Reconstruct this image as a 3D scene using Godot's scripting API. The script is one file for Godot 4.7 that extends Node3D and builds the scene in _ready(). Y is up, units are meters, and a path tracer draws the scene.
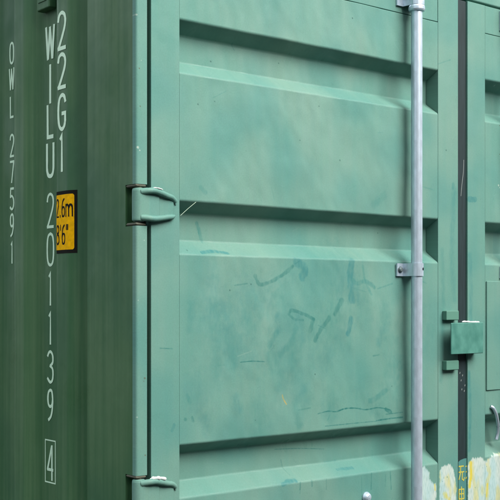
extends Node3D
# A green shipping container seen from close by: the lettered side wall, the rear corner post and the doors.
# x runs along the doors (0 at the gap between post and door), y up, z out of the doors.

const EYE := Vector3(-1.493, 1.53, 2.228)
const FOCAL := 1109.0          # focal length in photograph pixels (500 wide)
const HORIZON := 303.0         # photograph row at eye height
const DOOR_W := 1.36           # metres covered by the door paint texture
const DOOR_TOP := 2.5
const DOOR_H := 1.7
const TEX := 1000.0            # texture pixels per metre

var fwd := Vector3(0.6304, 0, -0.7763)
var side_dir := Vector3(0.7763, 0, 0.6304)
var M := {}
var rng := RandomNumberGenerator.new()
var bulge := FastNoiseLite.new()

# ------------------------------------------------------------------ mesh building
class Shape:
	var v := PackedVector3Array()
	var n := PackedVector3Array()
	var u := PackedVector2Array()
	var mode := 0
	func uv(p: Vector3) -> Vector2:
		if mode == 0: return Vector2(p.x / 1.36, (2.5 - p.y) / 1.7)
		return Vector2((p.z + p.x - 0.3) / 2.0, (2.6 - p.y) / 2.6)
	func tri(a, b, c, na, nb, nc, ua = null, ub = null, uc = null):
		var g: Vector3 = (b - a).cross(c - a)
		if g.length_squared() < 1e-16: return
		var order := [[a, na, ua], [b, nb, ub], [c, nc, uc]]
		if g.dot(na + nb + nc) > 0: order = [[a, na, ua], [c, nc, uc], [b, nb, ub]]
		for o in order:
			v.append(o[0]); n.append(o[1].normalized()); u.append(uv(o[0]) if o[2] == null else o[2])
	func quad(a, b, c, d, na, nb = null, nc = null, nd = null):
		if nb == null: nb = na
		if nc == null: nc = na
		if nd == null: nd = na
		tri(a, b, c, na, nb, nc); tri(a, c, d, na, nc, nd)
	# box from corner lo to corner hi with rounded (chamfered, smooth shaded) edges
	func box(lo: Vector3, hi: Vector3, bev := 0.003, turn := Basis(), about := Vector3.ZERO):
		var c := (lo + hi) / 2; var h := (hi - lo) / 2
		bev = minf(bev, minf(h.x, minf(h.y, h.z)) * 0.95)
		var i := h - Vector3.ONE * bev
		var P = func(s: Vector3, ax: int) -> Vector3:
			var p := s * i; p[ax] = s[ax] * h[ax]
			return about + turn * (c + p - about)
		for ax in 3:
			var b1 := (ax + 1) % 3; var b2 := (ax + 2) % 3
			for s in [-1.0, 1.0]:
				var nn := Vector3.ZERO; nn[ax] = s
				var q := []
				for k in [[-1, -1], [1, -1], [1, 1], [-1, 1]]:
					var sg := Vector3.ZERO; sg[ax] = s; sg[b1] = k[0]; sg[b2] = k[1]
					q.append(P.call(sg, ax))
				quad(q[0], q[1], q[2], q[3], turn * nn)
			for s1 in [-1.0, 1.0]:
				for s2 in [-1.0, 1.0]:
					var a := Vector3.ZERO; a[b1] = s1; a[b2] = s2; a[ax] = -1
					var e := a; e[ax] = 1
					var n1 := Vector3.ZERO; n1[b1] = s1
					var n2 := Vector3.ZERO; n2[b2] = s2
					quad(P.call(a, b1), P.call(e, b1), P.call(e, b2), P.call(a, b2), turn * n1, turn * n1, turn * n2, turn * n2)
		for sx in [-1.0, 1.0]:
			for sy in [-1.0, 1.0]:
				for sz in [-1.0, 1.0]:
					var s := Vector3(sx, sy, sz)
					tri(P.call(s, 0), P.call(s, 1), P.call(s, 2), turn * Vector3(sx, 0, 0), turn * Vector3(0, sy, 0), turn * Vector3(0, 0, sz))
	# tube along points; r is one radius or one for each point; flat squeezes it across 'squash' axis
	func tube(pts: Array, r, sides := 12, squash := Vector3.ONE):
		var rings := []
		var nr := []
		for i in pts.size():
			var t: Vector3 = (pts[mini(i + 1, pts.size() - 1)] - pts[maxi(i - 1, 0)]).normalized()
			var up := Vector3.UP if absf(t.y) < 0.9 else Vector3.FORWARD
			var a := t.cross(up).normalized(); var b := a.cross(t).normalized()
			var rr: float = r[i] if r is Array else r
			var ring := []; var nn := []
			for k in sides:
				var d := a * cos(TAU * k / sides) + b * sin(TAU * k / sides)
				ring.append(pts[i] + d * rr * squash); nn.append(d)
			rings.append(ring); nr.append(nn)
		for i in pts.size() - 1:
			for k in sides:
				var k2 := (k + 1) % sides
				quad(rings[i][k], rings[i][k2], rings[i + 1][k2], rings[i + 1][k], nr[i][k], nr[i][k2], nr[i + 1][k2], nr[i + 1][k])
		for e in [0, pts.size() - 1]:
			var out: Vector3 = (pts[0] - pts[1]) if e == 0 else (pts[-1] - pts[-2])
			for k in sides:
				tri(pts[e], rings[e][k], rings[e][(k + 1) % sides], out, out, out)
	# surface of revolution: profile of Vector2(radius, along) about axis dir from o
	func lathe(o: Vector3, dir: Vector3, prof: Array, sides := 24):
		var up := Vector3.UP if absf(dir.y) < 0.9 else Vector3.FORWARD
		var a := dir.cross(up).normalized(); var b := a.cross(dir).normalized()
		for i in prof.size() - 1:
			var p: Vector2 = prof[i]; var q: Vector2 = prof[i + 1]
			var sl := Vector2(q.y - p.y, p.x - q.x).normalized()
			for k in sides:
				var d0 := a * cos(TAU * k / sides) + b * sin(TAU * k / sides)
				var d1 := a * cos(TAU * (k + 1) / sides) + b * sin(TAU * (k + 1) / sides)
				var m0 := d0 * sl.x + dir * sl.y; var m1 := d1 * sl.x + dir * sl.y
				quad(o + d0 * p.x + dir * p.y, o + d1 * p.x + dir * p.y, o + d1 * q.x + dir * q.y, o + d0 * q.x + dir * q.y, m0, m1, m1, m0)
	func mesh() -> ArrayMesh:
		var st := SurfaceTool.new()
		st.begin(Mesh.PRIMITIVE_TRIANGLES)
		for i in v.size():
			st.set_normal(n[i]); st.set_uv(u[i]); st.add_vertex(v[i])
		st.index(); st.generate_tangents()
		return st.commit()

func shape(mode := 0) -> Shape:
	var s := Shape.new(); s.mode = mode; return s

func add(called: String, s: Shape, mat: Material, parent: Node) -> MeshInstance3D:
	var o := MeshInstance3D.new()
	o.name = called; o.mesh = s.mesh(); o.material_override = mat
	parent.add_child(o, true)
	return o

func tag(o: Node, label: String, category := "", group := "", kind := ""):
	if label: o.set_meta("label", label)
	if category: o.set_meta("category", category)
	if group: o.set_meta("group", group)
	if kind: o.set_meta("kind", kind)

# where a photograph pixel meets the plane z (doors) or x (side wall)
func at_door(px: float, py: float, z := 0.0) -> Vector3:
	var d := fwd + side_dir * (px - 250.0) / FOCAL + Vector3.UP * (HORIZON - py) / FOCAL
	return EYE + d * ((z - EYE.z) / d.z)

# polyline with its bends rounded; gives [point, tangent] pairs, both Vector2
func rounded(pts: Array, r: float, steps := 4) -> Array:
	var out := []
	for i in pts.size():
		var p: Vector2 = pts[i]
		if i == 0: out.append([p, (pts[1] - p).normalized()]); continue
		if i == pts.size() - 1: out.append([p, (p - pts[i - 1]).normalized()]); continue
		var a: Vector2 = (p - pts[i - 1]); var b: Vector2 = (pts[i + 1] - p)
		var rr := minf(r, minf(a.length(), b.length()) * 0.48)
		a = a.normalized(); b = b.normalized()
		var s := p - a * rr; var e := p + b * rr
		for k in steps + 1:
			var t := float(k) / steps
			out.append([s.lerp(p, t).lerp(p.lerp(e, t), t), a.lerp(b, t).normalized()])
	return out

func smooth(pts: Array, steps := 5) -> Array:
	var out := []
	for i in pts.size() - 1:
		var p0 = pts[maxi(i - 1, 0)]; var p1 = pts[i]; var p2 = pts[i + 1]; var p3 = pts[mini(i + 2, pts.size() - 1)]
		for k in steps:
			var t := float(k) / steps
			out.append(p1.cubic_interpolate(p2, p0, p3, t))
	out.append(pts[-1])
	return out

# ------------------------------------------------------------------ letters as pen strokes in a unit box
func glyph(c: String) -> Array:        # list of [curved?, points]
	var V = func(a: Array) -> Array:
		var o := []
		for i in range(0, a.size(), 2): o.append(Vector2(a[i], a[i + 1]))
		return o
	match c:
		"W": return [[false, V.call([0, 1, .22, 0])], [false, V.call([.25, .02, .5, .97])], [false, V.call([.5, .97, .76, .02])], [false, V.call([.79, 0, 1, 1])]]
		"I": return [[false, V.call([.5, 1, .5, 0])]]
		"L": return [[false, V.call([0, 1, .03, 0, 1, 0])]]
		"U": return [[true, V.call([0, 1, 0, .5, .02, .2, .2, .04, .5, 0, .8, .04, .98, .2, 1, .5, 1, 1])]]
		"0", "O": return [[true, V.call([.5, 1, .16, .93, 0, .7, 0, .3, .16, .07, .5, 0, .84, .07, 1, .3, 1, .7, .84, .93, .5, 1])]]
		"1": return [[false, V.call([.12, .9, .5, 1, .5, 0])]]
		"2": return [[true, V.call([0, .78, .12, .93, .45, 1, .82, .94, .97, .78, .88, .58, .55, .33, .2, .1, .02, .0])], [false, V.call([0, 0, 1, 0])]]
		"3": return [[true, V.call([0, .86, .25, .98, .6, 1, .92, .88, .92, .66, .5, .54])], [true, V.call([.45, .54, .9, .45, 1, .25, .85, .06, .45, 0, 0, .12])]]
		"4": return [[false, V.call([.78, 0, .78, 1])], [false, V.call([.74, .98, 0, .3])], [false, V.call([0, .3, 1, .3])]]
		"5": return [[false, V.call([.95, 1, .14, 1, .06, .6])], [true, V.call([.06, .6, .5, .64, .88, .52, 1, .3, .85, .08, .45, 0, 0, .1])]]
		"7": return [[false, V.call([0, 1, 1, 1, .4, 0])]]
		"9": return [[true, V.call([.95, .72, .8, .95, .48, 1, .12, .92, 0, .72, .12, .52, .48, .45, .85, .54, .95, .72])], [true, V.call([.96, .74, .95, .55, .85, .32, .6, .12, .15, 0])]]
		"6": return [[true, V.call([.05, .28, .2, .05, .52, 0, .88, .08, 1, .28, .88, .48, .52, .55, .15, .46, .05, .28])], [true, V.call([.04, .26, .06, .5, .2, .75, .45, .9, .85, 1])]]
		"8": return [[true, V.call([.5, .54, .12, .64, .08, .86, .5, 1, .92, .86, .88, .64, .5, .54, .08, .42, .0, .14, .5, 0, 1, .14, .92, .42, .5, .54])]]
		"G": return [[true, V.call([1, .8, .85, .95, .5, 1, .15, .9, 0, .65, 0, .35, .15, .1, .5, 0, .85, .08, 1, .25])], [false, V.call([1, .22, 1, .46, .55, .46])]]
		"m": return [[false, V.call([0, 0, 0, .66])], [true, V.call([0, .5, .22, .66, .45, .56, .5, .4, .5, 0])], [true, V.call([.5, .45, .72, .66, .95, .56, 1, .4, 1, 0])]]
		".": return [[false, V.call([.5, 0, .5, .07])]]
		"'": return [[false, V.call([.5, 1, .5, .76])]]
		"\"": return [[false, V.call([.2, 1, .2, .76])], [false, V.call([.8, 1, .8, .76])]]
	return []

# a painted character: ribbon mesh; place(Vector2 metres) -> Vector3, facing nrm
func ribbon(s: Shape, pts: Array, half: float, place: Callable, nrm: Vector3, lift := 0.0):
	var L := []; var R := []
	var closed: bool = pts[0].distance_to(pts[-1]) < half * 0.2
	for i in pts.size():
		var a: Vector2 = (pts[i] - pts[i - 1]).normalized() if i > 0 else (pts[1] - pts[0]).normalized()
		var b: Vector2 = (pts[i + 1] - pts[i]).normalized() if i < pts.size() - 1 else a
		if closed and i == 0: a = (pts[-1] - pts[-2]).normalized()
		if closed and i == pts.size() - 1: b = (pts[1] - pts[0]).normalized()
		var m := (a + b)
		m = a if m.length() < 0.3 else m.normalized()
		var w := half / maxf(0.5, m.dot(a)) * (1.0 + 0.13 * bulge.get_noise_2d(pts[i].x * 3000, pts[i].y * 3000 + half * 1e5))
		var o := Vector2(-m.y, m.x) * w
		var p: Vector2 = pts[i]
		if i == 0 and not closed: p -= a * half * 0.5
		if i == pts.size() - 1 and not closed: p += a * half * 0.5
		L.append(place.call(p + o) + nrm * lift); R.append(place.call(p - o) + nrm * lift)
	for i in pts.size() - 1:
		s.quad(L[i], R[i], R[i + 1], L[i + 1], nrm)

func write(c: String, w: float, h: float, half: float, place: Callable, nrm: Vector3, mat: Material, parent: Node, called: String, lean := 0.0):
	var s := shape(1)
	var k := 0
	for g in glyph(c):
		var pts := []
		for p in g[1]: pts.append(Vector2(p.x * w, p.y * h + lean * (p.x - .5) * w))
		if g[0]: pts = smooth(pts, 4)
		ribbon(s, pts, half, place, nrm, 0.0007 + 0.0003 * k)
		k += 1
	return add(called, s, mat, parent)

# ------------------------------------------------------------------ textures
func noise(freq: float, oct: int, sd: int) -> FastNoiseLite:
	var n := FastNoiseLite.new()
	n.seed = sd; n.frequency = freq; n.noise_type = FastNoiseLite.TYPE_SIMPLEX_SMOOTH
	n.fractal_type = FastNoiseLite.FRACTAL_FBM; n.fractal_octaves = oct
	return n

func srgb(r: float, g: float, b: float) -> Color:
	return Color(r, g, b).linear_to_srgb()

# brush mark on a texture: pts in photograph pixels on the door plane, width in photograph pixels
func mark(img: Image, pts: Array, width: float, col: Color, alpha: float, soft := 0.5, rough := 0.5, z := 0.0):
	var q := []
	for i in range(0, pts.size(), 2):
		var p := at_door(pts[i], pts[i + 1], z)
		q.append(Vector2(p.x, DOOR_TOP - p.y) * TEX)
	if q[0].x < 0:      # the post edge lies before the first column: it wraps to the last ones
		for i in q.size(): q[i] += Vector2(int(DOOR_W * TEX), 0)
	if q.size() == 1: q.append(q[0] + Vector2(0.5, 0.3))
	if q.size() > 2: q = smooth(q, 6)
	var hw := width / 400.0 * TEX * 0.5
	var lo: Vector2 = q[0]; var hi: Vector2 = q[0]
	for p in q:
		lo = lo.min(p); hi = hi.max(p)
	var pad := hw * 1.8 + 2.0
	var nz := noise(0.035, 3, int(pts[0] * 7 + pts[1]))
	for y in range(maxi(0, int(lo.y - pad)), mini(img.get_height(), int(hi.y + pad))):
		for x in range(maxi(0, int(lo.x - pad)), mini(img.get_width(), int(hi.x + pad))):
			var p := Vector2(x, y)
			var d := 1e9
			for i in q.size() - 1:
				d = minf(d, p.distance_squared_to(Geometry2D.get_closest_point_to_segment(p, q[i], q[i + 1])))
			d = sqrt(d)
			var r := hw * (1.0 + rough * nz.get_noise_2d(x, y))
			var a := clampf((r - d) / maxf(0.8, hw * soft) + 0.5, 0, 1) * alpha * (0.75 + 0.6 * nz.get_noise_2d(x * 2.3 + 500, y * 0.8))
			if a > 0.01: img.set_pixel(x, y, img.get_pixel(x, y).lerp(col, clampf(a, 0, 1)))

func door_texture() -> ImageTexture:
	var w := int(DOOR_W * TEX); var h := int(DOOR_H * TEX)
	var big := noise(1.8, 2, 11); var streak := noise(1.0, 3, 31); var patch := noise(3.6, 2, 47)
	var lw := w / 4; var lh := h / 4
	var low := Image.create(lw, lh, false, Image.FORMAT_RGB8)
	var teal := Vector3(0.082, 0.218, 0.186); var chalk := Vector3(0.140, 0.246, 0.206); var deep := Vector3(0.050, 0.186, 0.174)
	for y in lh:
		for x in lw:
			var mx := x * 4.0 / TEX; var my := y * 4.0 / TEX
			var c := 0.60 + 0.42 * big.get_noise_2d(mx, my * 0.8) + 0.16 * streak.get_noise_2d(mx * 26.0, my * 1.2) + 0.05 * streak.get_noise_2d(mx * 90.0, my * 4.0)
			var col := teal.lerp(chalk, clampf(c, 0, 1))
			# wide areas where the chalk has been rubbed off
			var rub := smoothstep(-0.30, 0.60, patch.get_noise_2d(mx, my * 0.9))
			col = col.lerp(deep, rub * 0.40)
			low.set_pixel(x, y, srgb(col.x, col.y, col.z))
	low.resize(w, h, Image.INTERPOLATE_CUBIC)
	var grain := noise(0.21, 2, 5)
	for y in h:
		for x in w:
			var p := low.get_pixel(x, y)
			var g := 1.0 + 0.035 * grain.get_noise_2d(x, y)
			low.set_pixel(x, y, Color(p.r * g, p.g * g, p.b * g))
	var dk := srgb(0.024, 0.120, 0.108); var bl := srgb(0.034, 0.150, 0.154); var tl := srgb(0.042, 0.162, 0.148); var pale := srgb(0.18, 0.28, 0.235); var black := srgb(0.02, 0.06, 0.05)
	# washed patches
	mark(low, [345, 270, 340, 300, 320, 330], 46, tl, .30, 1.6, 0.9)
	mark(low, [250, 300, 235, 330, 250, 350], 40, bl, .22, 1.6, 0.9)
	mark(low, [270, 300, 268, 320], 22, pale, .35, 1.2, 0.8)
	mark(low, [415, 330, 400, 390], 40, tl, .25, 1.6, 0.9)
	mark(low, [210, 300, 205, 400], 26, pale, .18, 1.6, 0.9)
	for k in 60:
		var x := rng.randf_range(190, 405); var y := rng.randf_range(262, 420)
		mark(low, [x, y, x + rng.randf_range(-6, 6), y + rng.randf_range(6, 26)], rng.randf_range(6, 22), [tl, bl, tl, pale][rng.randi() % 4], rng.randf_range(.14, .30), 1.5, 0.9)
	# hand smears
	mark(low, [255, 276, 259, 284, 266, 283, 275, 279, 285, 273, 293, 266], 4.0, dk, .50, .6)
	mark(low, [296, 262, 302, 264, 306, 270, 302, 277], 9, bl, .60, .5)
	mark(low, [352, 262, 350, 275, 351, 288, 352, 300], 9, bl, .62, .5)
	mark(low, [349, 276, 356, 283, 366, 281, 374, 287], 5, tl, .55, .6)
	mark(low, [363, 266, 365, 280, 371, 294], 3, tl, .4, .8)
	mark(low, [288, 314, 291, 310, 298, 312, 306, 315, 314, 319], 3.6, dk, .55, .5)
	mark(low, [289, 315, 294, 319, 303, 320], 2.4, dk, .4, .6)
	mark(low, [342, 300, 338, 307, 335, 313], 6, dk, .5, .5)
	mark(low, [329, 318, 321, 329, 315, 340], 5, dk, .5, .5)
	mark(low, [313, 320, 310, 331], 5, dk, .45, .5)
	mark(low, [351, 318, 350, 326, 348, 334], 6, bl, .6, .5)
	mark(low, [295, 328, 291, 342, 280, 354], 7, tl, .38, .8)
	mark(low, [276, 332, 272, 340, 269, 346], 6, tl, .45, .6)
	mark(low, [208, 222, 210, 230, 213, 240], 4, tl, .6, .6)
	mark(low, [203, 252.5, 216, 251, 230, 253], 3.0, bl, .7, .5, .4)
	mark(low, [384, 196, 374, 204], 8, tl, .3, 1.0)
	# scratches and scrapes
	mark(low, [240, 362, 252, 361, 264, 361.5], 1.1, dk, .8, .6)
	mark(low, [318, 413.5, 328, 411, 336, 411.5, 345, 408.5, 356, 408, 366, 409.5, 378, 407.5, 390, 410], 1.3, dk, .95, .5, .8)
	mark(low, [385, 409, 390, 412], 4.2, dk, .7, .5)
	mark(low, [370, 401, 378, 396, 385, 391], 6, tl, .5, .7)
	mark(low, [376, 420.5, 388, 418.5, 402, 417], 1.5, dk, .9, .5)
	mark(low, [385, 414, 402, 412], 1.0, dk, .8, .5)
	mark(low, [325, 426, 350, 423.5, 376, 421], 0.9, dk, .7, .6)
	mark(low, [286, 451, 310, 450, 335, 450.5], 0.9, dk, .55, .6)
	mark(low, [282, 395, 283, 399, 286, 404], 1.5, srgb(.36, .26, .08), .95, .6)
	mark(low, [283, 484.5, 290, 482, 297, 481], 4.0, bl, .65, .5)
	mark(low, [342, 470.5, 358, 468.5], 2.4, bl, .55, .6)
	for k in 8:
		var x0 := rng.randf_range(298, 404)
		var y0 := 480.0 - (x0 - 300) * .07 + rng.randf_range(-2, 3)
		mark(low, [x0, y0, x0 + rng.randf_range(-1, 1), y0 + rng.randf_range(5, 20)], rng.randf_range(.8, 1.8), dk, rng.randf_range(.25, .5), .8)
	mark(low, [185, 419], 3.5, dk, .4, .6); mark(low, [192, 417, 193, 421], 2.8, dk, .5, .6); mark(low, [174, 425, 172, 431], 3, bl, .4, .8)
	mark(low, [187, 395, 190, 402], 4, tl, .4, .8)
	mark(low, [160, 348, 172, 348.5], 1.0, dk, .6, .6)
	mark(low, [200, 187, 205, 192], 4, tl, .35, .8)
	mark(low, [469, 199, 475, 199.5], 7, bl, .62, .25, .25)
	mark(low, [453, 184, 453, 188], 4, tl, .45, .6)
	mark(low, [454, 190, 452, 250, 454, 300], 7, bl, .28, 1.2)
	mark(low, [470, 255, 471, 300, 470, 330], 6, bl, .40, 1.2)
	mark(low, [469, 372, 470, 420, 469, 450], 5, bl, .55, .8)
	mark(low, [442, 250, 443, 300, 441, 380], 6, tl, .30, 1.2)
	for s in [[319, 106], [251, 284], [215, 101], [391, 386], [198, 104], [230, 290], [352, 18], [300, 140], [315, 374], [222, 58], [415, 300], [190, 250], [340, 160], [290, 60], [446, 150], [390, 232], [255, 420]]:
		mark(low, s, rng.randf_range(1.0, 1.8), black, .7, .6)
	for k in 26:   # faint short scuffs
		var x := rng.randf_range(170, 450); var y := rng.randf_range(30, 480)
		var a := rng.randf_range(-0.6, 0.6) + (PI / 2 if rng.randf() < .4 else 0.0)
		var l := rng.randf_range(4, 16)
		mark(low, [x, y, x + cos(a) * l, y + sin(a) * l], rng.randf_range(.7, 1.8), [dk, pale, tl][rng.randi() % 3], rng.randf_range(.2, .5), .8)
	# paint chips on the post edge and rust nicks
	for c in [[136.5, 14, 1.4], [138, 147, 2.2], [139.5, 150, 1.2], [137, 417, 1.3], [141, 60, .9], [144, 240, .9], [138, 300, 1.0]]:
		mark(low, [c[0], c[1]], c[2], srgb(.42, .46, .40), .9, .5)
	for c in [[144.5, 378, 1.7], [143.5, 381, 1.1], [140, 106, 1.0], [139, 68, 1.2], [145, 455, 1.2]]:
		mark(low, [c[0], c[1]], c[2], srgb(.075, .060, .035), .85, .6)
	# white and yellow paint brushed over the foot of the meeting edge
	var white := srgb(.43, .49, .46); var sky_b := srgb(.33, .46, .47); var yel := srgb(.50, .40, .035); var pale_y := srgb(.46, .44, .20)
	smear(low, [[415.5, 520], [415.5, 471], [419, 467.5], [423, 465.5], [427, 468], [429.3, 472], [430, 479], [433, 482], [435.8, 483.5], [436.8, 490], [436.0, 498], [437, 520]], white, sky_b, pale_y, 0.15, 1)
	smear(low, [[439.2, 520], [439.2, 471], [441.5, 467], [446, 464], [450, 463.3], [453, 468], [455, 476], [456.4, 488], [455.8, 520]], white, sky_b, pale_y, 0.55, 2)
	smear(low, [[467.5, 520], [467.7, 466], [469, 461], [472, 458], [478, 456.6], [482, 457.5], [484.8, 461], [488, 458], [492, 455], [497, 453], [506, 452], [516, 456], [520, 470], [520, 520]], white, sky_b, pale_y, 0.45, 3)
	mark(low, [470.5, 463, 471.2, 470, 470.6, 478, 469.6, 486], 5.0, yel, .95, .9, .6)
	mark(low, [472.5, 462, 473, 470], 3.5, pale_y, .7, 1.2, .8)
	mark(low, [487.2, 484, 487, 490, 486.4, 496], 2.6, yel, .85, .9, .6)
	mark(low, [487, 464, 488, 470], 4.5, pale_y, .7, 1.2, .8)
	mark(low, [446, 478, 448, 486], 5, pale_y, .6, 1.2, .9); mark(low, [444, 494, 449, 499], 5, yel, .6, 1.2, .9); mark(low, [434.5, 484, 435, 490], 2, yel, .7, 1.0, .8)
	for k in 14:
		mark(low, [rng.randf_range(440, 500), rng.randf_range(466, 500)], rng.randf_range(.7, 1.6), tl, .6, .6)
	low.generate_mipmaps()
	return ImageTexture.create_from_image(low)

# a brushed patch of paint with a ragged outline, given in photograph pixels on the door plane
func smear(img: Image, outline: Array, white: Color, blue: Color, yellow: Color, tint: float, sd: int):
	var poly := PackedVector2Array()
	var lo := Vector2(1e9, 1e9); var hi := -lo
	for o in outline:
		var p := at_door(o[0], o[1])
		var q := Vector2(p.x, DOOR_TOP - p.y) * TEX
		poly.append(q); lo = lo.min(q); hi = hi.max(q)
	var edge := noise(0.05, 4, 300 + sd); var wide := noise(0.011, 2, 310 + sd); var wide2 := noise(0.014, 2, 330 + sd); var hair := noise(0.30, 2, 320 + sd)
	for y in range(maxi(0, int(lo.y) - 6), mini(img.get_height(), int(hi.y))):
		for x in range(maxi(0, int(lo.x) - 6), mini(img.get_width(), int(hi.x) + 6)):
			var p := Vector2(x + 3.5 * edge.get_noise_2d(x, y), y + 7.0 * edge.get_noise_2d(x * 1.6 + 70, y * 0.5))
			if not Geometry2D.is_point_in_polygon(p, poly): continue
			var near := 1e9
			for i in poly.size():
				near = minf(near, p.distance_squared_to(Geometry2D.get_closest_point_to_segment(p, poly[i], poly[(i + 1) % poly.size()])))
			var a := clampf(0.35 + sqrt(near) / 7.0, 0, 0.97) * clampf(0.97 + 0.5 * hair.get_noise_2d(x, y * 0.12), 0, 1)
			var c := white.lerp(blue, smoothstep(-0.1, 0.4, wide.get_noise_2d(x, y * 0.4)) * 0.9).lerp(yellow, smoothstep(0.02, 0.45, wide2.get_noise_2d(x * 1.2, y * 0.5)) * tint * 1.6)
			img.set_pixel(x, y, img.get_pixel(x, y).lerp(c, a))

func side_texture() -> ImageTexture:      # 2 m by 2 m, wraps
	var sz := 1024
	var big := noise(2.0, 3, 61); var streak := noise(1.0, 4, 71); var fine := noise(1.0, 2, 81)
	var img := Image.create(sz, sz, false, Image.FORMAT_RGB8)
	var a := Vector3(0.036, 0.104, 0.044); var b := Vector3(0.064, 0.134, 0.064); var c := Vector3(0.024, 0.088, 0.044)  # darker, more olive than the doors: part of the side's shade is in the colour
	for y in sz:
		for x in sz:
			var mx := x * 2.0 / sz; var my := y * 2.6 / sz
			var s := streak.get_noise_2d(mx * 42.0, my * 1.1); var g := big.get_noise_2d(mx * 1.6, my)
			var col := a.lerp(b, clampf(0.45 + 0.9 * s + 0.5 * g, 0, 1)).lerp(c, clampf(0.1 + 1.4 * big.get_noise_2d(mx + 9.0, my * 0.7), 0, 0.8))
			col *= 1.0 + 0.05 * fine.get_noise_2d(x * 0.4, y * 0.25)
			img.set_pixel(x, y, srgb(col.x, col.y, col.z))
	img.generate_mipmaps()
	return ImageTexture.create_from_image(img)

func seamless(freq: float, oct: int, sd: int, size := 512) -> Image:
	return noise(freq, oct, sd).get_seamless_image(size, size)

func std(col: Color, rough: float, metal := 0.0) -> StandardMaterial3D:
	var m := StandardMaterial3D.new()
	m.albedo_color = col; m.roughness = rough; m.metallic = metal
	return m

func materials():
	var rough_img := seamless(0.02, 4, 3)
	rough_img.adjust_bcs(1.0, 0.55, 1.0)
	var rough_tex := ImageTexture.create_from_image(rough_img)
	var peel := seamless(0.05, 3, 9); peel.bump_map_to_normal_map(1.2)
	var peel_tex := ImageTexture.create_from_image(peel)
	var door := std(Color.WHITE, 0.80); door.albedo_texture = door_texture()
	door.roughness_texture = rough_tex
	door.normal_enabled = true; door.normal_texture = peel_tex; door.normal_scale = 0.12
	door.metallic_specular = 0.28
	M.door = door
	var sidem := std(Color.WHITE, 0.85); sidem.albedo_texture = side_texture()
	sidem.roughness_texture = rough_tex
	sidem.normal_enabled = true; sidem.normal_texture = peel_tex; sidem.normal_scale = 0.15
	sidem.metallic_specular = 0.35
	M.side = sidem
	M.hardware = std(Color.WHITE, 0.45)
	var hi := Image.create(256, 256, false, Image.FORMAT_RGB8)
	var hn := noise(0.02, 4, 43); var hs := noise(0.25, 2, 44)
	for y in 256:
		for x in 256:
			var k := clampf(0.5 + 1.1 * hn.get_noise_2d(x, y * 0.7), 0, 1)
			var c := Vector3(0.038, 0.150, 0.122).lerp(Vector3(0.070, 0.215, 0.178), k) * (1.0 + 0.08 * hs.get_noise_2d(x, y))
			hi.set_pixel(x, y, srgb(c.x, c.y, c.z))
	M.hardware.albedo_texture = ImageTexture.create_from_image(hi)
	M.hardware.uv1_triplanar = true; M.hardware.uv1_scale = Vector3(4, 4, 4)
	M.block = std(srgb(0.072, 0.19, 0.145), 0.5)
	# galvanised steel: dull zinc with cloudy variation
	var zinc := std(Color.WHITE, 0.33, 0.55)
	var zi := Image.create(256, 256, false, Image.FORMAT_RGB8)
	var zn := noise(0.03, 4, 13)
	for y in 256:
		for x in 256:
			var k := 0.60 + 0.13 * zn.get_noise_2d(x * 1.5, y * 0.5) + 0.05 * zn.get_noise_2d(x * 9.0, y * 6.0)
			zi.set_pixel(x, y, srgb(k * 0.82, k * 0.98, k * 1.14))
	zinc.albedo_texture = ImageTexture.create_from_image(zi)
	zinc.uv1_triplanar = true; zinc.uv1_scale = Vector3(5, 5, 5)
	M.zinc = zinc
	M.bolt = std(srgb(0.14, 0.18, 0.19), 0.45, 0.6)
	var rub := std(Color.WHITE, 0.55)
	var ri := Image.create(128, 512, false, Image.FORMAT_RGB8)
	var rn := noise(0.06, 3, 17)
	for y in 512:
		for x in 128:
			var k := 1.0 + 0.35 * rn.get_noise_2d(x * 3.0, y * 0.25)
			ri.set_pixel(x, y, srgb(0.013 * k, 0.025 * k, 0.028 * k))
	rub.albedo_texture = ImageTexture.create_from_image(ri)
	rub.uv1_triplanar = true; rub.uv1_scale = Vector3(6, 1, 6)
	rub.metallic_specular = 0.35
	M.rubber = rub
	M.gap = std(srgb(0.016, 0.019, 0.027), 0.7); M.gap.metallic_specular = 0.2
	M.letter = std(srgb(0.58, 0.76, 0.60), 0.6)
	M.letter_thin = std(srgb(0.52, 0.70, 0.54), 0.6)
	M.scuff = std(srgb(0.16, 0.19, 0.19), 0.7)
	M.rust = std(srgb(0.075, 0.078, 0.058), 0.85)
	M.drop = std(srgb(0.48, 0.52, 0.52), 0.75)
	M.yellow = std(srgb(0.40, 0.36, 0.05), 0.6)
	M.strip = std(srgb(0.045, 0.16, 0.15), 0.6)
	M.steel_dark = std(srgb(0.03, 0.07, 0.05), 0.7)
	M.ground = std(Color.WHITE, 0.95)
	var gi := Image.create(512, 512, false, Image.FORMAT_RGB8)
	var gn := noise(0.15, 4, 19)
	for y in 512:
		for x in 512:
			var k := 0.034 * (1.0 + 0.6 * gn.get_noise_2d(x, y))
			gi.set_pixel(x, y, srgb(k * 1.02, k, k * 0.94))
	M.ground.albedo_texture = ImageTexture.create_from_image(gi)
	M.ground.uv1_triplanar = true; M.ground.uv1_world_triplanar = true; M.ground.uv1_scale = Vector3(0.7, 0.7, 0.7)

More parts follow.
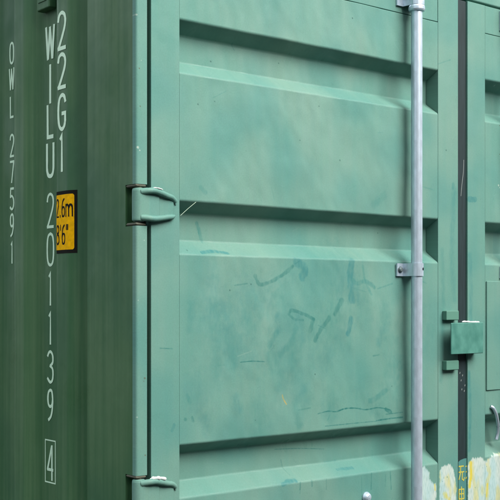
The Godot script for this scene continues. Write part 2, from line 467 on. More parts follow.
# ------------------------------------------------------------------ the sticker on the side wall
func sticker_texture() -> ImageTexture:
	var w := 330; var h := 500
	var img := Image.create(w, h, false, Image.FORMAT_RGB8)
	var black := srgb(0.012, 0.011, 0.010); var amber := srgb(0.72, 0.37, 0.003)
	var nz := noise(0.02, 3, 201)
	for y in h:
		for x in w:
			var dx := maxf(absf(x - w / 2.0) - (w / 2.0 - 50), 0); var dy := maxf(absf(y - h / 2.0) - (h / 2.0 - 50), 0)
			var inside := sqrt(dx * dx + dy * dy) < 22.0
			var k := 1.0 + 0.10 * nz.get_noise_2d(x, y)
			img.set_pixel(x, y, Color(amber.r * k, amber.g * k, amber.b) if inside else black)
	var rows := [["2", 56, 40], [".", 118, 8], ["6", 148, 44], ["m", 212, 72]]
	var lay := []
	for r in rows: lay.append([r[0], r[1], 205, r[2], 140])
	for r in [["8", 58, 44], ["'", 124, 8], ["6", 152, 44], ["\"", 216, 26]]: lay.append([r[0], r[1], 425, r[2], 150])
	for l in lay:
		for g in glyph(l[0]):
			var pts := []
			for p in g[1]: pts.append(Vector2(l[1] + p.x * l[3], l[2] - p.y * l[4]))
			if g[0]: pts = smooth(pts, 6)
			for i in pts.size() - 1:
				var a: Vector2 = pts[i]; var b: Vector2 = pts[i + 1]
				var n := int(a.distance_to(b)) + 1
				for k in n:
					var c := a.lerp(b, float(k) / n)
					img.fill_rect(Rect2i(int(c.x) - 6, int(c.y) - 6, 13, 13), black)
	img.generate_mipmaps()
	return ImageTexture.create_from_image(img)

# ------------------------------------------------------------------ parts of the container
const IN_X := 0.0
const OUT_X := -0.032

func side_profile() -> Array:
	var pts := [Vector2(-0.19, IN_X), Vector2(-0.265, IN_X)]
	var z := -0.327
	while z > -5.7:
		pts.append(Vector2(z, OUT_X)); pts.append(Vector2(z - 0.060, OUT_X))
		pts.append(Vector2(z - 0.116, IN_X)); pts.append(Vector2(z - 0.186, IN_X))
		z -= 0.244
	pts.append(Vector2(-5.86, IN_X))
	return rounded(pts, 0.010, 4)

func side_wall(parent: Node, mirror: bool) -> MeshInstance3D:
	var s := shape(1)
	var prof := side_profile()
	for i in prof.size() - 1:
		var a = prof[i]; var b = prof[i + 1]
		var f := -1.0 if mirror else 1.0
		var off := 2.314 if mirror else 0.0
		# tangent (z, x) runs towards -z; outward is -x
		var na := Vector3(-absf(a[1].x) * f, 0, (-a[1].y if a[1].x > 0 else a[1].y) * -1.0)
		var nb := Vector3(-absf(b[1].x) * f, 0, (-b[1].y if b[1].x > 0 else b[1].y) * -1.0)
		var rows := [0.16, 0.8, 1.4, 2.0, 2.49]
		for k in rows.size() - 1:
			s.quad(Vector3(off + f * a[0].y, rows[k], a[0].x), Vector3(off + f * b[0].y, rows[k], b[0].x),
				Vector3(off + f * b[0].y, rows[k + 1], b[0].x), Vector3(off + f * a[0].y, rows[k + 1], a[0].x), na, nb, nb, na)
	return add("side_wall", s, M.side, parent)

const HINGES := [0.33, 1.026, 1.7253, 2.425]      # foot of each hinge knuckle
const KNUCKLE := 0.082

func corner_post(parent: Node, mirror: bool) -> MeshInstance3D:
	var f := -1.0 if mirror else 1.0
	var off := 2.314 if mirror else 0.0
	var plate := shape(1); var nose := shape(0)
	var X = func(x: float) -> float: return off + f * x
	# upright pieces between the hinge notches
	var cuts := [0.178]
	for hgt in HINGES: cuts.append(hgt - 0.010); cuts.append(hgt + KNUCKLE + 0.008)
	cuts.append(2.413)
	cuts = [0.178, 0.320, 0.420, 1.016, 1.116, 1.7153, 1.8153, 2.413]
	var bend := rounded([Vector2(-0.034, -0.016), Vector2(-0.034, 0.0), Vector2(-0.003, 0.0)], 0.022, 8)   # (x, z)
	for k in cuts.size() - 1:
		var lo: float = cuts[k]; var hi: float = cuts[k + 1]
		var notch := k % 2 == 1
		var front := -0.047 if notch else -0.016
		# side plate, its olive holding part of the shade on this side
		plate.quad(Vector3(X.call(-0.034), lo, -0.2255), Vector3(X.call(-0.034), hi, -0.2255), Vector3(X.call(-0.034), hi, front), Vector3(X.call(-0.034), lo, front), Vector3(-f, 0, 0))
		plate.quad(Vector3(X.call(-0.034), lo, -0.2255), Vector3(X.call(-0.034), hi, -0.2255), Vector3(X.call(0.03), hi, -0.2255), Vector3(X.call(0.03), lo, -0.2255), Vector3(0, 0, -1))
		if notch:    # back of the notch and its floor and roof
			plate.quad(Vector3(X.call(-0.034), lo, -0.047), Vector3(X.call(-0.034), hi, -0.047), Vector3(X.call(-0.003), hi, -0.047), Vector3(X.call(-0.003), lo, -0.047), Vector3(0, 0, 1))
			for y in [lo, hi]:
				plate.quad(Vector3(X.call(-0.034), y, -0.047), Vector3(X.call(-0.003), y, -0.047), Vector3(X.call(-0.003), y, -0.013), Vector3(X.call(-0.034), y, -0.013), Vector3(0, 1 if y == lo else -1, 0))
				plate.quad(Vector3(X.call(-0.021), y, -0.013), Vector3(X.call(-0.003), y, -0.013), Vector3(X.call(-0.003), y, 0), Vector3(X.call(-0.021), y, 0), Vector3(0, 1 if y == lo else -1, 0))
		else:
			for i in bend.size() - 1:
				var a = bend[i]; var b = bend[i + 1]
				var na := Vector3(-a[1].y * f, 0, a[1].x); var nb := Vector3(-b[1].y * f, 0, b[1].x)
				nose.quad(Vector3(X.call(a[0].x), lo, a[0].y), Vector3(X.call(a[0].x), hi, a[0].y), Vector3(X.call(b[0].x), hi, b[0].y), Vector3(X.call(b[0].x), lo, b[0].y), na, na, nb, nb)
		# jamb face looking at the door edge
		plate.quad(Vector3(X.call(-0.003), lo, -0.06), Vector3(X.call(-0.003), hi, -0.06), Vector3(X.call(-0.003), hi, -0.047 if notch else 0.0), Vector3(X.call(-0.003), lo, -0.047 if notch else 0.0), Vector3(f, 0, 0))
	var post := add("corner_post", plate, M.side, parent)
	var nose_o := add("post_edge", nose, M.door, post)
	nose_o.set_meta("label", "pale teal rounded front edge of the corner post")
	# welded hinge lugs on the post, bare primer on their cut faces
	for hgt in [0.33, 1.026, 1.7253]:
		for e in [hgt - 0.0098, hgt + KNUCKLE + 0.0008]:
			var l := shape(0)
			var x0: float = X.call(-0.0350); var x1: float = X.call(-0.004)
			l.box(Vector3(minf(x0, x1), e, -0.046), Vector3(maxf(x0, x1), e + 0.0075, 0.0010), 0.0045)
			add("hinge_lug", l, M.rust, post)
	return post

func v_seed(y: float) -> float: return y * 900.0

# hinge blade on a door; at = foot of knuckle, f = +1 for the door hung on the post at x 0
func hinge(parent: Node, y: float, f: float, off: float):
	var X = func(x: float) -> float: return off + f * x
	var s := shape(0)
	var kx: float = X.call(-0.0205)
	s.lathe(Vector3(kx, y, -0.010), Vector3.UP, [Vector2(0.0, 0.0), Vector2(0.012, 0.0), Vector2(0.0155, 0.003), Vector2(0.0160, 0.006), Vector2(0.0160, KNUCKLE - 0.008), Vector2(0.0150, KNUCKLE - 0.003), Vector2(0.011, KNUCKLE - 0.001), Vector2(0.0, KNUCKLE - 0.001)], 28)
	# web between the two arms, stepped once
	s.box(Vector3(minf(X.call(-0.020), X.call(0.030)), y + 0.010, -0.004), Vector3(maxf(X.call(-0.020), X.call(0.030)), y + KNUCKLE - 0.012, 0.0065), 0.002)
	s.box(Vector3(minf(X.call(0.026), X.call(0.074)), y + 0.014, -0.004), Vector3(maxf(X.call(0.026), X.call(0.074)), y + KNUCKLE - 0.022, 0.0042), 0.002)
	# two forged arms, bent and tapering towards the tip
	for path in [
		[Vector3(-0.021, y + KNUCKLE - 0.0105, 0.001), Vector3(-0.004, y + KNUCKLE - 0.008, 0.010), Vector3(0.012, y + KNUCKLE - 0.0075, 0.012), Vector3(0.032, y + KNUCKLE - 0.0115, 0.011), Vector3(0.050, y + KNUCKLE - 0.0165, 0.009), Vector3(0.066, y + KNUCKLE - 0.020, 0.006), Vector3(0.078, y + KNUCKLE - 0.028, 0.0025), Vector3(0.080, y + KNUCKLE - 0.036, 0.001)],
		[Vector3(-0.021, y + 0.0095, 0.001), Vector3(-0.004, y + 0.008, 0.010), Vector3(0.012, y + 0.0075, 0.012), Vector3(0.032, y + 0.0100, 0.011), Vector3(0.050, y + 0.0130, 0.009), Vector3(0.066, y + 0.0150, 0.006), Vector3(0.077, y + 0.0185, 0.002)]]:
		var q := []
		for v in path: q.append(Vector3(X.call(v.x), v.y, v.z))
		var p := smooth(q, 4)
		var r := []
		for i in p.size():
			var t := float(i) / (p.size() - 1)
			r.append((lerpf(0.0080, 0.0058, t) if t < 0.86 else lerpf(0.0058, 0.0022, (t - 0.86) / 0.14)) + 0.0007 * bulge.get_noise_2d(i * 90.0, v_seed(y)))
		s.tube(p, r, 12)
	var o := add("hinge", s, M.door, parent)
	var pin := shape(0)
	pin.lathe(Vector3(kx, y + KNUCKLE - 0.004, -0.010), Vector3.UP, [Vector2(0.0, 0.0), Vector2(0.008, 0.0), Vector2(0.008, 0.006), Vector2(0.0, 0.006)], 16)
	add("hinge_pin", pin, M.rust, parent)
	return o

const GROOVES := [2.2293, 1.7824, 1.1803, 0.62]     # upper lip of each groove in the door sheet
const PANEL_TOP := 2.3725
const PANEL_FOOT := 0.27

func door_sheet(x0: float, x1: float, sd: int) -> Shape:
	var s := shape(0)
	var pts := [Vector2(PANEL_TOP, -0.0045), Vector2(PANEL_TOP, 0.0)]     # (y, z)
	for g in GROOVES:
		pts.append(Vector2(g, 0.0)); pts.append(Vector2(g - 0.027, -0.048))
		pts.append(Vector2(g - 0.097, -0.048)); pts.append(Vector2(g - 0.131, 0.0))
	pts.append(Vector2(PANEL_FOOT, 0.0)); pts.append(Vector2(PANEL_FOOT, -0.03))
	var prof := rounded(pts, 0.005, 4)
	# cut long flats into short rows so that the sheet can bulge
	var rows := []
	for i in prof.size() - 1:
		var a: Vector2 = prof[i][0]; var b: Vector2 = prof[i + 1][0]
		var n := maxi(1, int(a.distance_to(b) / 0.03))
		for k in n: rows.append([a.lerp(b, float(k) / n), prof[i][1].lerp(prof[i + 1][1], float(k) / n).normalized()])
	rows.append(prof[-1])
	var nx := 44
	var dz = func(x: float, y: float) -> float:
		var edge := smoothstep(0.0, 0.10, x - x0) * smoothstep(0.0, 0.10, x1 - x)
		return 0.0042 * edge * bulge.get_noise_3d(x * 210.0, y * 150.0, sd) + 0.0007 * edge * bulge.get_noise_3d(x * 1400.0, y * 1400.0, sd + 40.0)
	var P := []; var N := []
	for r in rows:
		var rp := []; var rn := []
		for i in nx + 1:
			var x := lerpf(x0, x1, float(i) / nx)
			var d: float = dz.call(x, r[0].x)
			var gx: float = (dz.call(x + 0.004, r[0].x) - d) / 0.004
			var gy: float = (dz.call(x, r[0].x + 0.004) - d) / 0.004
			var n := Vector3(0, r[1].y, -r[1].x)
			rp.append(Vector3(x, r[0].x, r[0].y + d)); rn.append((n + Vector3(-gx, -gy, 0)).normalized())
		P.append(rp); N.append(rn)
	for j in rows.size() - 1:
		for i in nx:
			s.quad(P[j][i], P[j][i + 1], P[j + 1][i + 1], P[j + 1][i], N[j][i], N[j][i + 1], N[j + 1][i + 1], N[j + 1][i])
	return s

# bent strap clamp holding the lock rod, with its bolt and rivet
func rod_bracket(parent: Node, x: float, y: float, h: float, big: bool):
	var s := shape(0)
	var r := 0.0225 if big else 0.0198
	var t := 0.0045
	var z := 0.038
	var outer := [Vector2(-0.047, 0.0058), Vector2(-0.0235, 0.0058), Vector2(-0.0215, 0.022)]
	for k in 13:
		var a := PI - 0.25 + (-PI + 0.5) * k / 12.0
		outer.append(Vector2(cos(a) * r, z + sin(a) * r))
	outer.append_array([Vector2(0.0215, 0.022), Vector2(0.0235, 0.0058), Vector2(0.047, 0.0058)])
	for i in outer.size() - 1:
		var a: Vector2 = outer[i]; var b: Vector2 = outer[i + 1]
		var na := Vector2.ZERO
		var d := (b - a).normalized(); na = Vector2(-d.y, d.x)
		var n3 := Vector3(na.x, 0, na.y)
		var P = func(q: Vector2, yy: float) -> Vector3: return Vector3(x + q.x, yy, q.y)
		var ai := a - na * t; var bi := b - na * t
		s.quad(P.call(a, y), P.call(b, y), P.call(b, y + h), P.call(a, y + h), n3)
		s.quad(P.call(a, y), P.call(b, y), P.call(bi, y), P.call(ai, y), Vector3.DOWN)
		s.quad(P.call(a, y + h), P.call(b, y + h), P.call(bi, y + h), P.call(ai, y + h), Vector3.UP)
	for e in [-1.0, 1.0]:
		s.quad(Vector3(x + e * 0.047, y, 0.0), Vector3(x + e * 0.047, y + h, 0.0), Vector3(x + e * 0.047, y + h, 0.0058), Vector3(x + e * 0.047, y, 0.0058), Vector3(e, 0, 0))
	add("rod_bracket", s, M.zinc, parent)
	for e in [-1.0, 1.0]:
		var b := shape(0)
		b.lathe(Vector3(x + e * 0.0355, y + h * 0.5, 0.0055), Vector3.BACK, [Vector2(0.0095, 0.0), Vector2(0.0095, 0.0015), Vector2(0.0072, 0.0015), Vector2(0.0072, 0.006), Vector2(0.0055, 0.008), Vector2(0.0, 0.0085)], 14)
		add("bolt", b, M.bolt, parent)
	var rv := shape(0)
	var dir := Vector3(sin(0.35), 0, cos(0.35))
	rv.lathe(Vector3(x, y + h * 0.55, z) + dir * (r - 0.001), dir, [Vector2(0.0042, 0.0), Vector2(0.0042, 0.0016), Vector2(0.0022, 0.0022), Vector2(0.0, 0.0022)], 12)
	add("rivet", rv, M.gap, parent)

func lock_rod(parent: Node, x: float):
	var s := shape(0)
	s.lathe(Vector3(x, 0.16, 0.038), Vector3.UP, [Vector2(0.0, 0.0), Vector2(0.0165, 0.0), Vector2(0.0165, 2.30), Vector2(0.0, 2.30)], 36)
	add("lock_rod", s, M.zinc, parent)
	rod_bracket(parent, x, 1.608, 0.037, false)
	rod_bracket(parent, x, 2.392, 0.062, true)
	rod_bracket(parent, x, 0.62, 0.037, false)
	var c := shape(0)
	c.lathe(Vector3(x, 2.3735, 0.038), Vector3.UP, [Vector2(0.0165, 0.0), Vector2(0.0225, 0.002), Vector2(0.0240, 0.006), Vector2(0.0240, 0.013), Vector2(0.0225, 0.0175), Vector2(0.0170, 0.0185)], 30)
	add("rod_collar", c, M.zinc, parent)
	for e in [0.15, 2.44]:      # cams at the ends of the rod
		var k := shape(0)
		k.box(Vector3(x - 0.028, e, 0.015), Vector3(x + 0.028, e + 0.05, 0.063), 0.006)
		add("cam", k, M.zinc, parent)

func door(parent: Node, x_hinge: float, x_meet: float, rod_x: float, stile_h: float, stile_m: float, sd: int) -> MeshInstance3D:
	# x_hinge / x_meet: outer edges; stile widths at the hinge and at the meeting edge
	var f := 1.0 if x_meet > x_hinge else -1.0
	var a := x_hinge + f * stile_h; var b := x_meet - f * stile_m
	var lo := minf(a, b) - 0.0003; var hi := maxf(a, b) - 0.0014
	var d := add("door", door_sheet(lo, hi, sd), M.door, parent)
	d.set_meta("label", "faded teal door leaf on the lettered wall's edge" if f > 0 else "faded teal door leaf with a lock cover and white smears")
	for e in [[x_hinge, a], [b, x_meet]]:
		var s := shape(0)
		s.box(Vector3(minf(e[0], e[1]), 0.19, -0.08), Vector3(maxf(e[0], e[1]), 2.46, 0.0), 0.0009)
		add("stile", s, M.door, d)
	for r in [[PANEL_TOP + 0.0012, 2.46], [0.19, PANEL_FOOT - 0.0012]]:
		var s := shape(0)
		s.box(Vector3(minf(a, b) + 0.0004, r[0], -0.05), Vector3(maxf(a, b) - 0.0004, r[1], -0.0004), 0.002)
		add("rail", s, M.door, d)
	var back := shape(0)     # sheet backing that closes the hairline joints
	back.box(Vector3(minf(a, b) - 0.01, 0.2, -0.076), Vector3(maxf(a, b) + 0.01, 2.45, -0.0705), 0.001)
	add("backing", back, M.steel_dark, d)
	for h in [0.33, 1.026, 1.7253]: hinge(d, h, f, 0.0 if f > 0 else 2.314)
	lock_rod(d, rod_x)
	return d

func polygon(s: Shape, outline: Array, z: float):
	var p2 := PackedVector2Array(); var p3 := []
	for o in outline:
		var p := at_door(o[0], o[1], z)
		p3.append(p); p2.append(Vector2(p.x, p.y))
	var t := Geometry2D.triangulate_polygon(p2)
	for i in range(0, t.size(), 3):
		var uvs := []
		for k in 3: uvs.append(Vector2(p2[t[i + k]].x * 2.6, -p2[t[i + k]].y * 2.6))
		s.tri(p3[t[i]], p3[t[i + 1]], p3[t[i + 2]], Vector3.BACK, Vector3.BACK, Vector3.BACK, uvs[0], uvs[1], uvs[2])

# ragged little crust sitting on an upper edge: from a to b, lumpy
func crust(called: String, pts: Array, r: float, parent: Node, sd: int):
	var s := shape(0)
	var p := smooth(pts, 6)
	var rr := []
	for i in p.size():
		var e := minf(i, p.size() - 1 - i) / 3.0
		rr.append(r * clampf(e, 0.15, 1.0) * (1.0 + 0.6 * bulge.get_noise_2d(i * 90.0, sd * 333.0)))
	s.tube(p, rr, 10, Vector3(1, 0.6, 1))
	return add(called, s, M.drop, parent)

# dark containers added out of view behind the camera to block the low sky
func sky_block_containers():
	var first: Node3D = null
	for spot in [Vector3(-11.1, 0, 6.8), Vector3(-4.9, 0, 6.8), Vector3(1.3, 0, 6.8), Vector3(7.5, 0, 6.8), Vector3(-11.1, 2.591, 6.8), Vector3(-4.9, 2.591, 6.8), Vector3(1.3, 2.591, 6.8), Vector3(7.5, 2.591, 6.8)]:
		var c: Node3D
		if first == null:
			c = Node3D.new(); c.name = "added_container"; add_child(c); first = c
			var m := std(srgb(0.040, 0.046, 0.048), 0.7)
			for face in [[0.03, -1.0], [2.408, 1.0]]:
				var s := shape(1)
				var pts := []
				var x := 0.12
				while x < 5.8:
					pts.append_array([Vector2(x, 0), Vector2(x + 0.072, 0), Vector2(x + 0.140, 0.036), Vector2(x + 0.210, 0.036)]); x += 0.278
				pts.append(Vector2(5.94, 0))
				for i in pts.size() - 1:
					var a: Vector2 = pts[i]; var b: Vector2 = pts[i + 1]
					var t := (b - a).normalized()
					var n := Vector3(t.y * 0.999, 0, -t.x) if face[1] < 0 else Vector3(t.y * 0.999, 0, t.x)
					var za: float = face[0] - face[1] * a.y; var zb: float = face[0] - face[1] * b.y
					s.quad(Vector3(a.x, 0.16, za), Vector3(b.x, 0.16, zb), Vector3(b.x, 2.5, zb), Vector3(a.x, 2.5, za), n)
				add("side_wall", s, m, c)
				for y in [0.0, 2.47]:
					var rl := shape(1); rl.box(Vector3(0.12, y + 0.02, minf(face[0], face[0] - face[1] * 0.06)), Vector3(5.94, y + 0.115, maxf(face[0], face[0] - face[1] * 0.06)), 0.006); add("rail", rl, m, c)
				for x1 in [0.0, 5.92]:
					var z1 := 0.0 if face[1] < 0 else 2.298
					var po := shape(1); po.box(Vector3(x1, 0.0, z1), Vector3(x1 + 0.14, 2.59, z1 + 0.14), 0.008); add("corner_post", po, m, c)
			for x2 in [0.05, 5.97]:
				var e := shape(1); e.box(Vector3(x2, 0.1, 0.1), Vector3(x2 + 0.04, 2.5, 2.34), 0.004); add("end_wall", e, m, c)
			var ro := shape(1); ro.box(Vector3(0.02, 2.555, 0.04), Vector3(6.04, 2.575, 2.40), 0.004); add("roof", ro, m, c)
		else:
			c = first.duplicate(); c.name = "added_container_%03d" % (get_child_count()); add_child(c)
		c.position = spot
		tag(c, "added unseen dark grey container blocking low sky from the teal doors", "container", "added containers blocking low sky")

# ------------------------------------------------------------------ the scene
func _ready():
	rng.seed = 4
	bulge.seed = 7; bulge.frequency = 0.02; bulge.fractal_octaves = 2
	# camera: level, with the lens shifted so that uprights stay parallel
	var cam := Camera3D.new(); cam.name = "camera"; add_child(cam)
	cam.near = 0.05; cam.far = 400.0
	cam.projection = Camera3D.PROJECTION_FRUSTUM
	cam.size = cam.near * 500.0 / FOCAL
	cam.frustum_offset = Vector2(0, (HORIZON - 250.0) / FOCAL * cam.near)
	cam.look_at_from_position(EYE, EYE + fwd)
	cam.current = true
	# sky: bright even overcast
	var env := Environment.new()
	var sky := Sky.new(); var sm := ProceduralSkyMaterial.new()
	sm.sky_top_color = Color(0.93, 0.98, 1.0); sm.sky_horizon_color = Color(0.50, 0.54, 0.55); sm.sky_curve = 0.6
	sm.ground_bottom_color = Color(0.28, 0.27, 0.25); sm.ground_horizon_color = Color(0.40, 0.41, 0.41)
	sm.sun_angle_max = 1.0
	sky.sky_material = sm; env.sky = sky; env.background_mode = Environment.BG_SKY
	env.background_energy_multiplier = 0.42
	env.tonemap_mode = Environment.TONE_MAPPER_LINEAR
	env.tonemap_exposure = 5.5
	env.sdfgi_enabled = true; env.ssao_enabled = true; env.ssil_enabled = true
	var we := WorldEnvironment.new(); we.environment = env; we.name = "daylight"; add_child(we)
	# veiled sun: high, in front of the doors and beyond the meeting edge
	var sun := DirectionalLight3D.new(); sun.name = "veiled_sun"; add_child(sun)
	sun.look_at_from_position(Vector3(0.80, 2.7, 3.2), Vector3.ZERO)
	sun.light_energy = 0.5; sun.light_angular_distance = 48.0; sun.light_color = Color(1.0, 0.985, 0.96); sun.shadow_enabled = true

	materials()
	# ground
	var g := shape(0)
	g.quad(Vector3(-150, 0, -150), Vector3(150, 0, -150), Vector3(150, 0, 150), Vector3(-150, 0, 150), Vector3.UP)
	tag(add("ground", g, M.ground, self), "dark worn asphalt under the container", "ground", "", "structure")

	sky_block_containers()

	# ---------------- container
	var box := Node3D.new(); box.name = "shipping_container"; add_child(box)
	tag(box, "weathered green steel shipping container with white side lettering and teal doors", "container")
	var wall := side_wall(box, false)
	side_wall(box, true)
	corner_post(box, false); corner_post(box, true)
	for r in [["top_rail", 2.49, 2.575], ["bottom_rail", 0.02, 0.16]]:
		for x in [[-0.030, 0.03], [2.284, 2.344]]:
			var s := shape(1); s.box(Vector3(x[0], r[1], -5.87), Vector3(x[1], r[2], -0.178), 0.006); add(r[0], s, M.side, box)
	for c in [[2.415, 2.575, "door_header"], [0.02, 0.176, "door_sill"]]:
		var s := shape(0); s.box(Vector3(0.152, c[0] + (0.05 if c[0] > 1 else 0.0), -0.12), Vector3(2.162, c[1] - (0.0 if c[0] > 1 else 0.0), -0.002), 0.006); add(c[2], s, M.door, box)
	for x in [-0.037, 2.189]:
		for z in [-0.178, -6.05]:
			for y in [0.0, 2.415 + 0.058]:
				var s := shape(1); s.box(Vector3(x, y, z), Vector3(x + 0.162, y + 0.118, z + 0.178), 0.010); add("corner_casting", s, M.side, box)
	for x in [-0.034, 2.23]:
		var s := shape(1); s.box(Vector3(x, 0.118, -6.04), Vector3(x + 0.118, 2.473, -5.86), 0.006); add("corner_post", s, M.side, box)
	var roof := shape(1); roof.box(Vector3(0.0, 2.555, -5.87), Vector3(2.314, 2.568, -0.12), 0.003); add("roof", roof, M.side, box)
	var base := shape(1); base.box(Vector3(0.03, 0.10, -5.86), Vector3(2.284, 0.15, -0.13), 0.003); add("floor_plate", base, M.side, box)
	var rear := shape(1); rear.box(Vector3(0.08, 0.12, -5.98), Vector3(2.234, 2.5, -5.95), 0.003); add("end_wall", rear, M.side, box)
	# rubber in the gap between post and door, and between the doors
	for gx in [[-0.0028, 0.0082], [2.3058, 2.3168]]:
		var s := shape(0); s.box(Vector3(gx[0], 0.19, -0.055), Vector3(gx[1], 2.46, -0.024), 0.002); add("edge_gasket", s, M.gap, box)

	# ---------------- doors
	var near_door := door(box, 0.0088, 1.1348, 0.9077, 0.0843, 0.0912, 3)
	var far_door := door(box, 2.3052, 1.1792, 1.380, 0.0843, 0.0839, 57)
	var gk := shape(0)
	gk.box(Vector3(1.1352, 0.19, -0.045), Vector3(1.1788, 2.46, -0.0045), 0.0035)
	var gasket := add("meeting_gasket", gk, M.rubber, near_door)
	# pale scratch down the rubber
	var sc := shape(0)
	var scr := []
	for p in [[463.6, 160], [463.2, 172], [461.8, 184], [460.8, 196]]:
		var q := at_door(p[0], p[1], -0.0045); scr.append(Vector2(q.x, q.y))
	ribbon(sc, smooth(scr, 4), 0.0011, func(p: Vector2) -> Vector3: return Vector3(p.x, p.y, -0.0045), Vector3.BACK, 0.0006)
	for f in [[459.6, 373.5], [462.2, 376], [460.8, 381], [464.6, 386], [461.5, 390], [464, 391.5], [459.2, 470]]:
		var q := at_door(f[0], f[1], -0.0045)
		ribbon(sc, [Vector2(q.x, q.y), Vector2(q.x + 0.0012, q.y + 0.0016), Vector2(q.x + 0.0016, q.y + 0.004)], 0.0014, func(p: Vector2) -> Vector3: return Vector3(p.x, p.y, -0.0045), Vector3.BACK, 0.0005)
	add("scratch", sc, M.scuff, near_door)

	# small stop blocks on the meeting stile
	for y in [1.478, 1.3275]:
		var s := shape(0); s.box(Vector3(1.0615, y, -0.001), Vector3(1.1190, y + 0.029, 0.018), 0.0025); add("stop_block", s, M.block, near_door)
	# lock cover: hollow box on the far leaf, open towards the near leaf
	var lc := shape(0)
	lc.box(Vector3(1.062, 1.376, 0.031), Vector3(1.211, 1.4705, 0.036), 0.002)
	lc.box(Vector3(1.110, 1.4655, 0.0), Vector3(1.211, 1.4700, 0.0315), 0.0015)
	lc.box(Vector3(1.110, 1.3765, 0.0), Vector3(1.211, 1.3810, 0.0315), 0.0015)
	lc.box(Vector3(1.2060, 1.3805, 0.0), Vector3(1.2105, 1.4660, 0.0315), 0.0015)
	add("lock_cover", lc, M.hardware, far_door).set_meta("label", "square green steel lock cover bridging the two doors")
	# backing plate on the far leaf
	var pl := shape(0); pl.box(Vector3(1.266, 1.256, -0.001), Vector3(1.66, 1.599, 0.0052), 0.0025); add("mounting_plate", pl, M.door, far_door)
	# wire loop hanging in the far leaf's third groove
	var wl := shape(0)
	var wp := []
	for p in [[490.6, 406.5, .002], [493.5, 408.5, .007], [496.3, 415, .005], [497.8, 424, -.004], [497.6, 433, -.012], [496.2, 439.5, -.014]]:
		wp.append(at_door(p[0], p[1], p[2]))
	wl.tube(smooth(wp, 6), 0.0055, 10)
	add("wire_hook", wl, M.zinc, far_door).set_meta("label", "pale bent wire hook in the groove")
	# domed bolt low on the near leaf
	var db := shape(0)
	db.lathe(at_door(366, 497, 0.0), Vector3.BACK, [Vector2(0.015, 0.0), Vector2(0.015, 0.003), Vector2(0.0135, 0.006), Vector2(0.0115, 0.010), Vector2(0.0075, 0.0135), Vector2(0.0, 0.015)], 26)
	add("domed_bolt", db, M.zinc, near_door)

	# ---------------- white and yellow smears over an old notice at the foot of the meeting edge
	# what is left of the notice on the rubber: teal strip with yellow characters
	var zr := -0.0037
	var ns := shape(0); polygon(ns, [[458.4, 520], [458.4, 462], [460.5, 460], [464, 458.6], [467.2, 458], [467.2, 520]], zr)
	var strip := add("notice_strip", ns, M.strip, near_door)
	strip.set_meta("label", "strip of torn teal notice with yellow characters")
	var plc := func(p: Vector2) -> Vector3: return Vector3(p.x, p.y, zr)
	for ch in [
		[[[458.8, 466.5], [463.5, 466]], [[458.8, 472.3], [464, 471.6]], [[460.6, 466.3], [460.4, 473], [458.9, 479.5]], [[462.2, 472], [462, 479], [463.6, 480.4], [464.2, 477.5]]],
		[[[459, 489.5], [463.8, 489], [463.9, 498.5], [459, 499], [459, 489.5]], [[459, 494], [463.8, 493.6]], [[461.4, 486.8], [461.5, 500.5], [463, 502.5], [465.2, 501.5]]],
		[[[465.6, 466.5], [467, 465.8]], [[465.8, 472], [467, 471]], [[465.6, 478.5], [467, 476.5]]]]:
		var cs := shape(0); var k := 0
		for st in ch:
			var pts := []
			for q in st:
				var w := at_door(q[0], q[1], zr); pts.append(Vector2(w.x, w.y))
			ribbon(cs, pts, 0.0019, plc, Vector3.BACK, 0.0003 + 0.0001 * k); k += 1
		add("character", cs, M.yellow, near_door)

	# ---------------- lettering on the side wall
	var NX := Vector3(-1, 0, 0)
	var put := func(text: String, z_mid: float, x: float, tops: Array, feet: Array, widths: Array, half: float, mat: Material):
		for i in text.length():
			var w: float = widths[i]
			var foot: float = feet[i]
			var place := func(p: Vector2) -> Vector3: return Vector3(x, foot + p.y, z_mid - w / 2 + p.x)
			write(text[i], w, tops[i] - foot, half, place, NX, mat, wall, "digit" if text[i].is_valid_int() else "letter")
	put.call("22G1", -0.3585, OUT_X, [2.297, 2.187, 2.079, 1.973], [2.203, 2.100, 1.989, 1.879], [.038, .038, .036, .020], 0.0050, M.letter)
	put.call("WILU", -0.479, IN_X, [2.288, 2.182, 2.072, 1.966], [2.201, 2.080, 1.986, 1.878], [.046, .020, .030, .036], 0.0054, M.letter)
	put.call("201139", -0.478, IN_X, [1.829, 1.720, 1.612, 1.503, 1.396, 1.291], [1.739, 1.634, 1.525, 1.418, 1.313, 1.209], [.034, .034, .018, .018, .030, .028], 0.0040, M.letter_thin)
	put.call("4", -0.478, IN_X, [1.1385], [1.045], [.030], 0.0040, M.letter_thin)
	put.call("OWL", -0.7065, IN_X, [2.285, 2.210, 2.128], [2.226, 2.150, 2.070], [.022, .030, .018], 0.0033, M.letter_thin)
	put.call("27591", -0.705, IN_X, [2.018, 1.940, 1.862, 1.787, 1.705], [1.956, 1.880, 1.802, 1.724, 1.646], [.022, .022, .022, .020, .012], 0.0033, M.letter_thin)
	var frame := shape(1)
	var fr := [Vector2(-0.507, 1.0375), Vector2(-0.507, 1.1530), Vector2(-0.451, 1.1530), Vector2(-0.451, 1.0375), Vector2(-0.507, 1.0375)]
	ribbon(frame, fr, 0.0018, func(p: Vector2) -> Vector3: return Vector3(IN_X, p.y, p.x), NX, 0.0006)
	add("check_digit_frame", frame, M.letter_thin, wall)

	# height sticker following the corrugation
	var stm := std(Color.WHITE, 0.75); stm.albedo_texture = sticker_texture(); stm.metallic_specular = 0.15
	var stk := shape(1)
	var line := []
	for q in side_profile():
		if q[0].x < -0.3015 + 1e-6 and q[0].x > -0.405: line.append(q)
	line.insert(0, [Vector2(-0.3015, lerpf(OUT_X, IN_X, (0.327 - 0.3015) / 0.062)), line[0][1]])
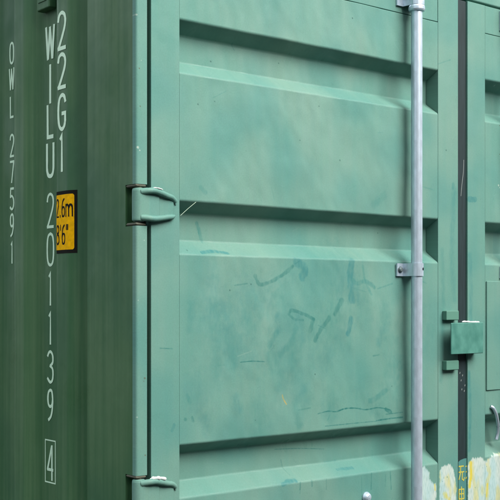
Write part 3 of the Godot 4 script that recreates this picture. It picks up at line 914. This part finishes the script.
	line.append([Vector2(-0.405, lerpf(OUT_X, IN_X, (0.405 - 0.387) / 0.056)), line[-1][1]])
	var total := 0.0; var at := [0.0]
	for i in line.size() - 1:
		total += line[i][0].distance_to(line[i + 1][0]); at.append(total)
	for i in line.size() - 1:
		var c := []
		for k in [i, i + 1]:
			var tn: Vector2 = line[k][1]
			var nn := Vector3(-absf(tn.x), 0, (-tn.y if tn.x > 0 else tn.y) * -1.0).normalized()
			for y in [1.6610, 1.8255]:
				c.append([Vector3(line[k][0].y, y, line[k][0].x) + nn * 0.0007, nn, Vector2(1.0 - at[k] / total, 0.0 if y > 1.8 else 1.0)])
		stk.tri(c[0][0], c[1][0], c[3][0], c[0][1], c[1][1], c[3][1], c[0][2], c[1][2], c[3][2])
		stk.tri(c[0][0], c[3][0], c[2][0], c[0][1], c[3][1], c[2][1], c[0][2], c[3][2], c[2][2])
	add("height_sticker", stk, stm, wall).set_meta("label", "amber height sticker with black border and figures")

	# ventilator above the lettering
	var vt := shape(1)
	vt.box(Vector3(-0.024, 2.331, -0.514), Vector3(0.001, 2.470, -0.444), 0.004)
	var vent := add("ventilator", vt, M.side, wall)
	var vb := shape(1)
	vb.box(Vector3(-0.0262, 2.352, -0.503), Vector3(-0.0235, 2.358, -0.458), 0.001)
	vb.box(Vector3(-0.0262, 2.376, -0.503), Vector3(-0.0235, 2.382, -0.458), 0.001)
	add("ventilator_louver", vb, M.side, wall)

	# ---------------- bird droppings and a cobweb thread
	var h2 := 1.026 + KNUCKLE
	tag(crust("bird_dropping", [Vector3(0.000, h2 - 0.0005, 0.008), Vector3(0.015, h2 + 0.0005, 0.012), Vector3(0.032, h2 - 0.002, 0.012), Vector3(0.046, h2 - 0.006, 0.010)], 0.0065, self, 2), "long white dropping lying along the top of a lower hinge", "dropping")
	var h1 := 1.7253 + KNUCKLE
	tag(crust("bird_dropping", [Vector3(0.004, h1 - 0.0005, 0.014), Vector3(0.018, h1 - 0.001, 0.016), Vector3(0.034, h1 - 0.004, 0.015)], 0.0028, self, 5), "thin white crust on the hinge beside the amber sticker", "dropping")
	tag(crust("bird_dropping", [Vector3(1.118, 1.4725, 0.030), Vector3(1.135, 1.4735, 0.026), Vector3(1.16, 1.4720, 0.028), Vector3(1.185, 1.4715, 0.028), Vector3(1.203, 1.4715, 0.027)], 0.0045, self, 9), "white dropping smeared on top of the square lock cover", "dropping")
	var web := shape(0)
	web.tube([at_door(180.5, 215.5, 0.004), at_door(188, 208.6, 0.006), at_door(196, 202, 0.003)], 0.0004, 5)
	tag(add("cobweb_thread", web, M.letter, self), "fine pale cobweb thread across the end of a door groove", "cobweb")
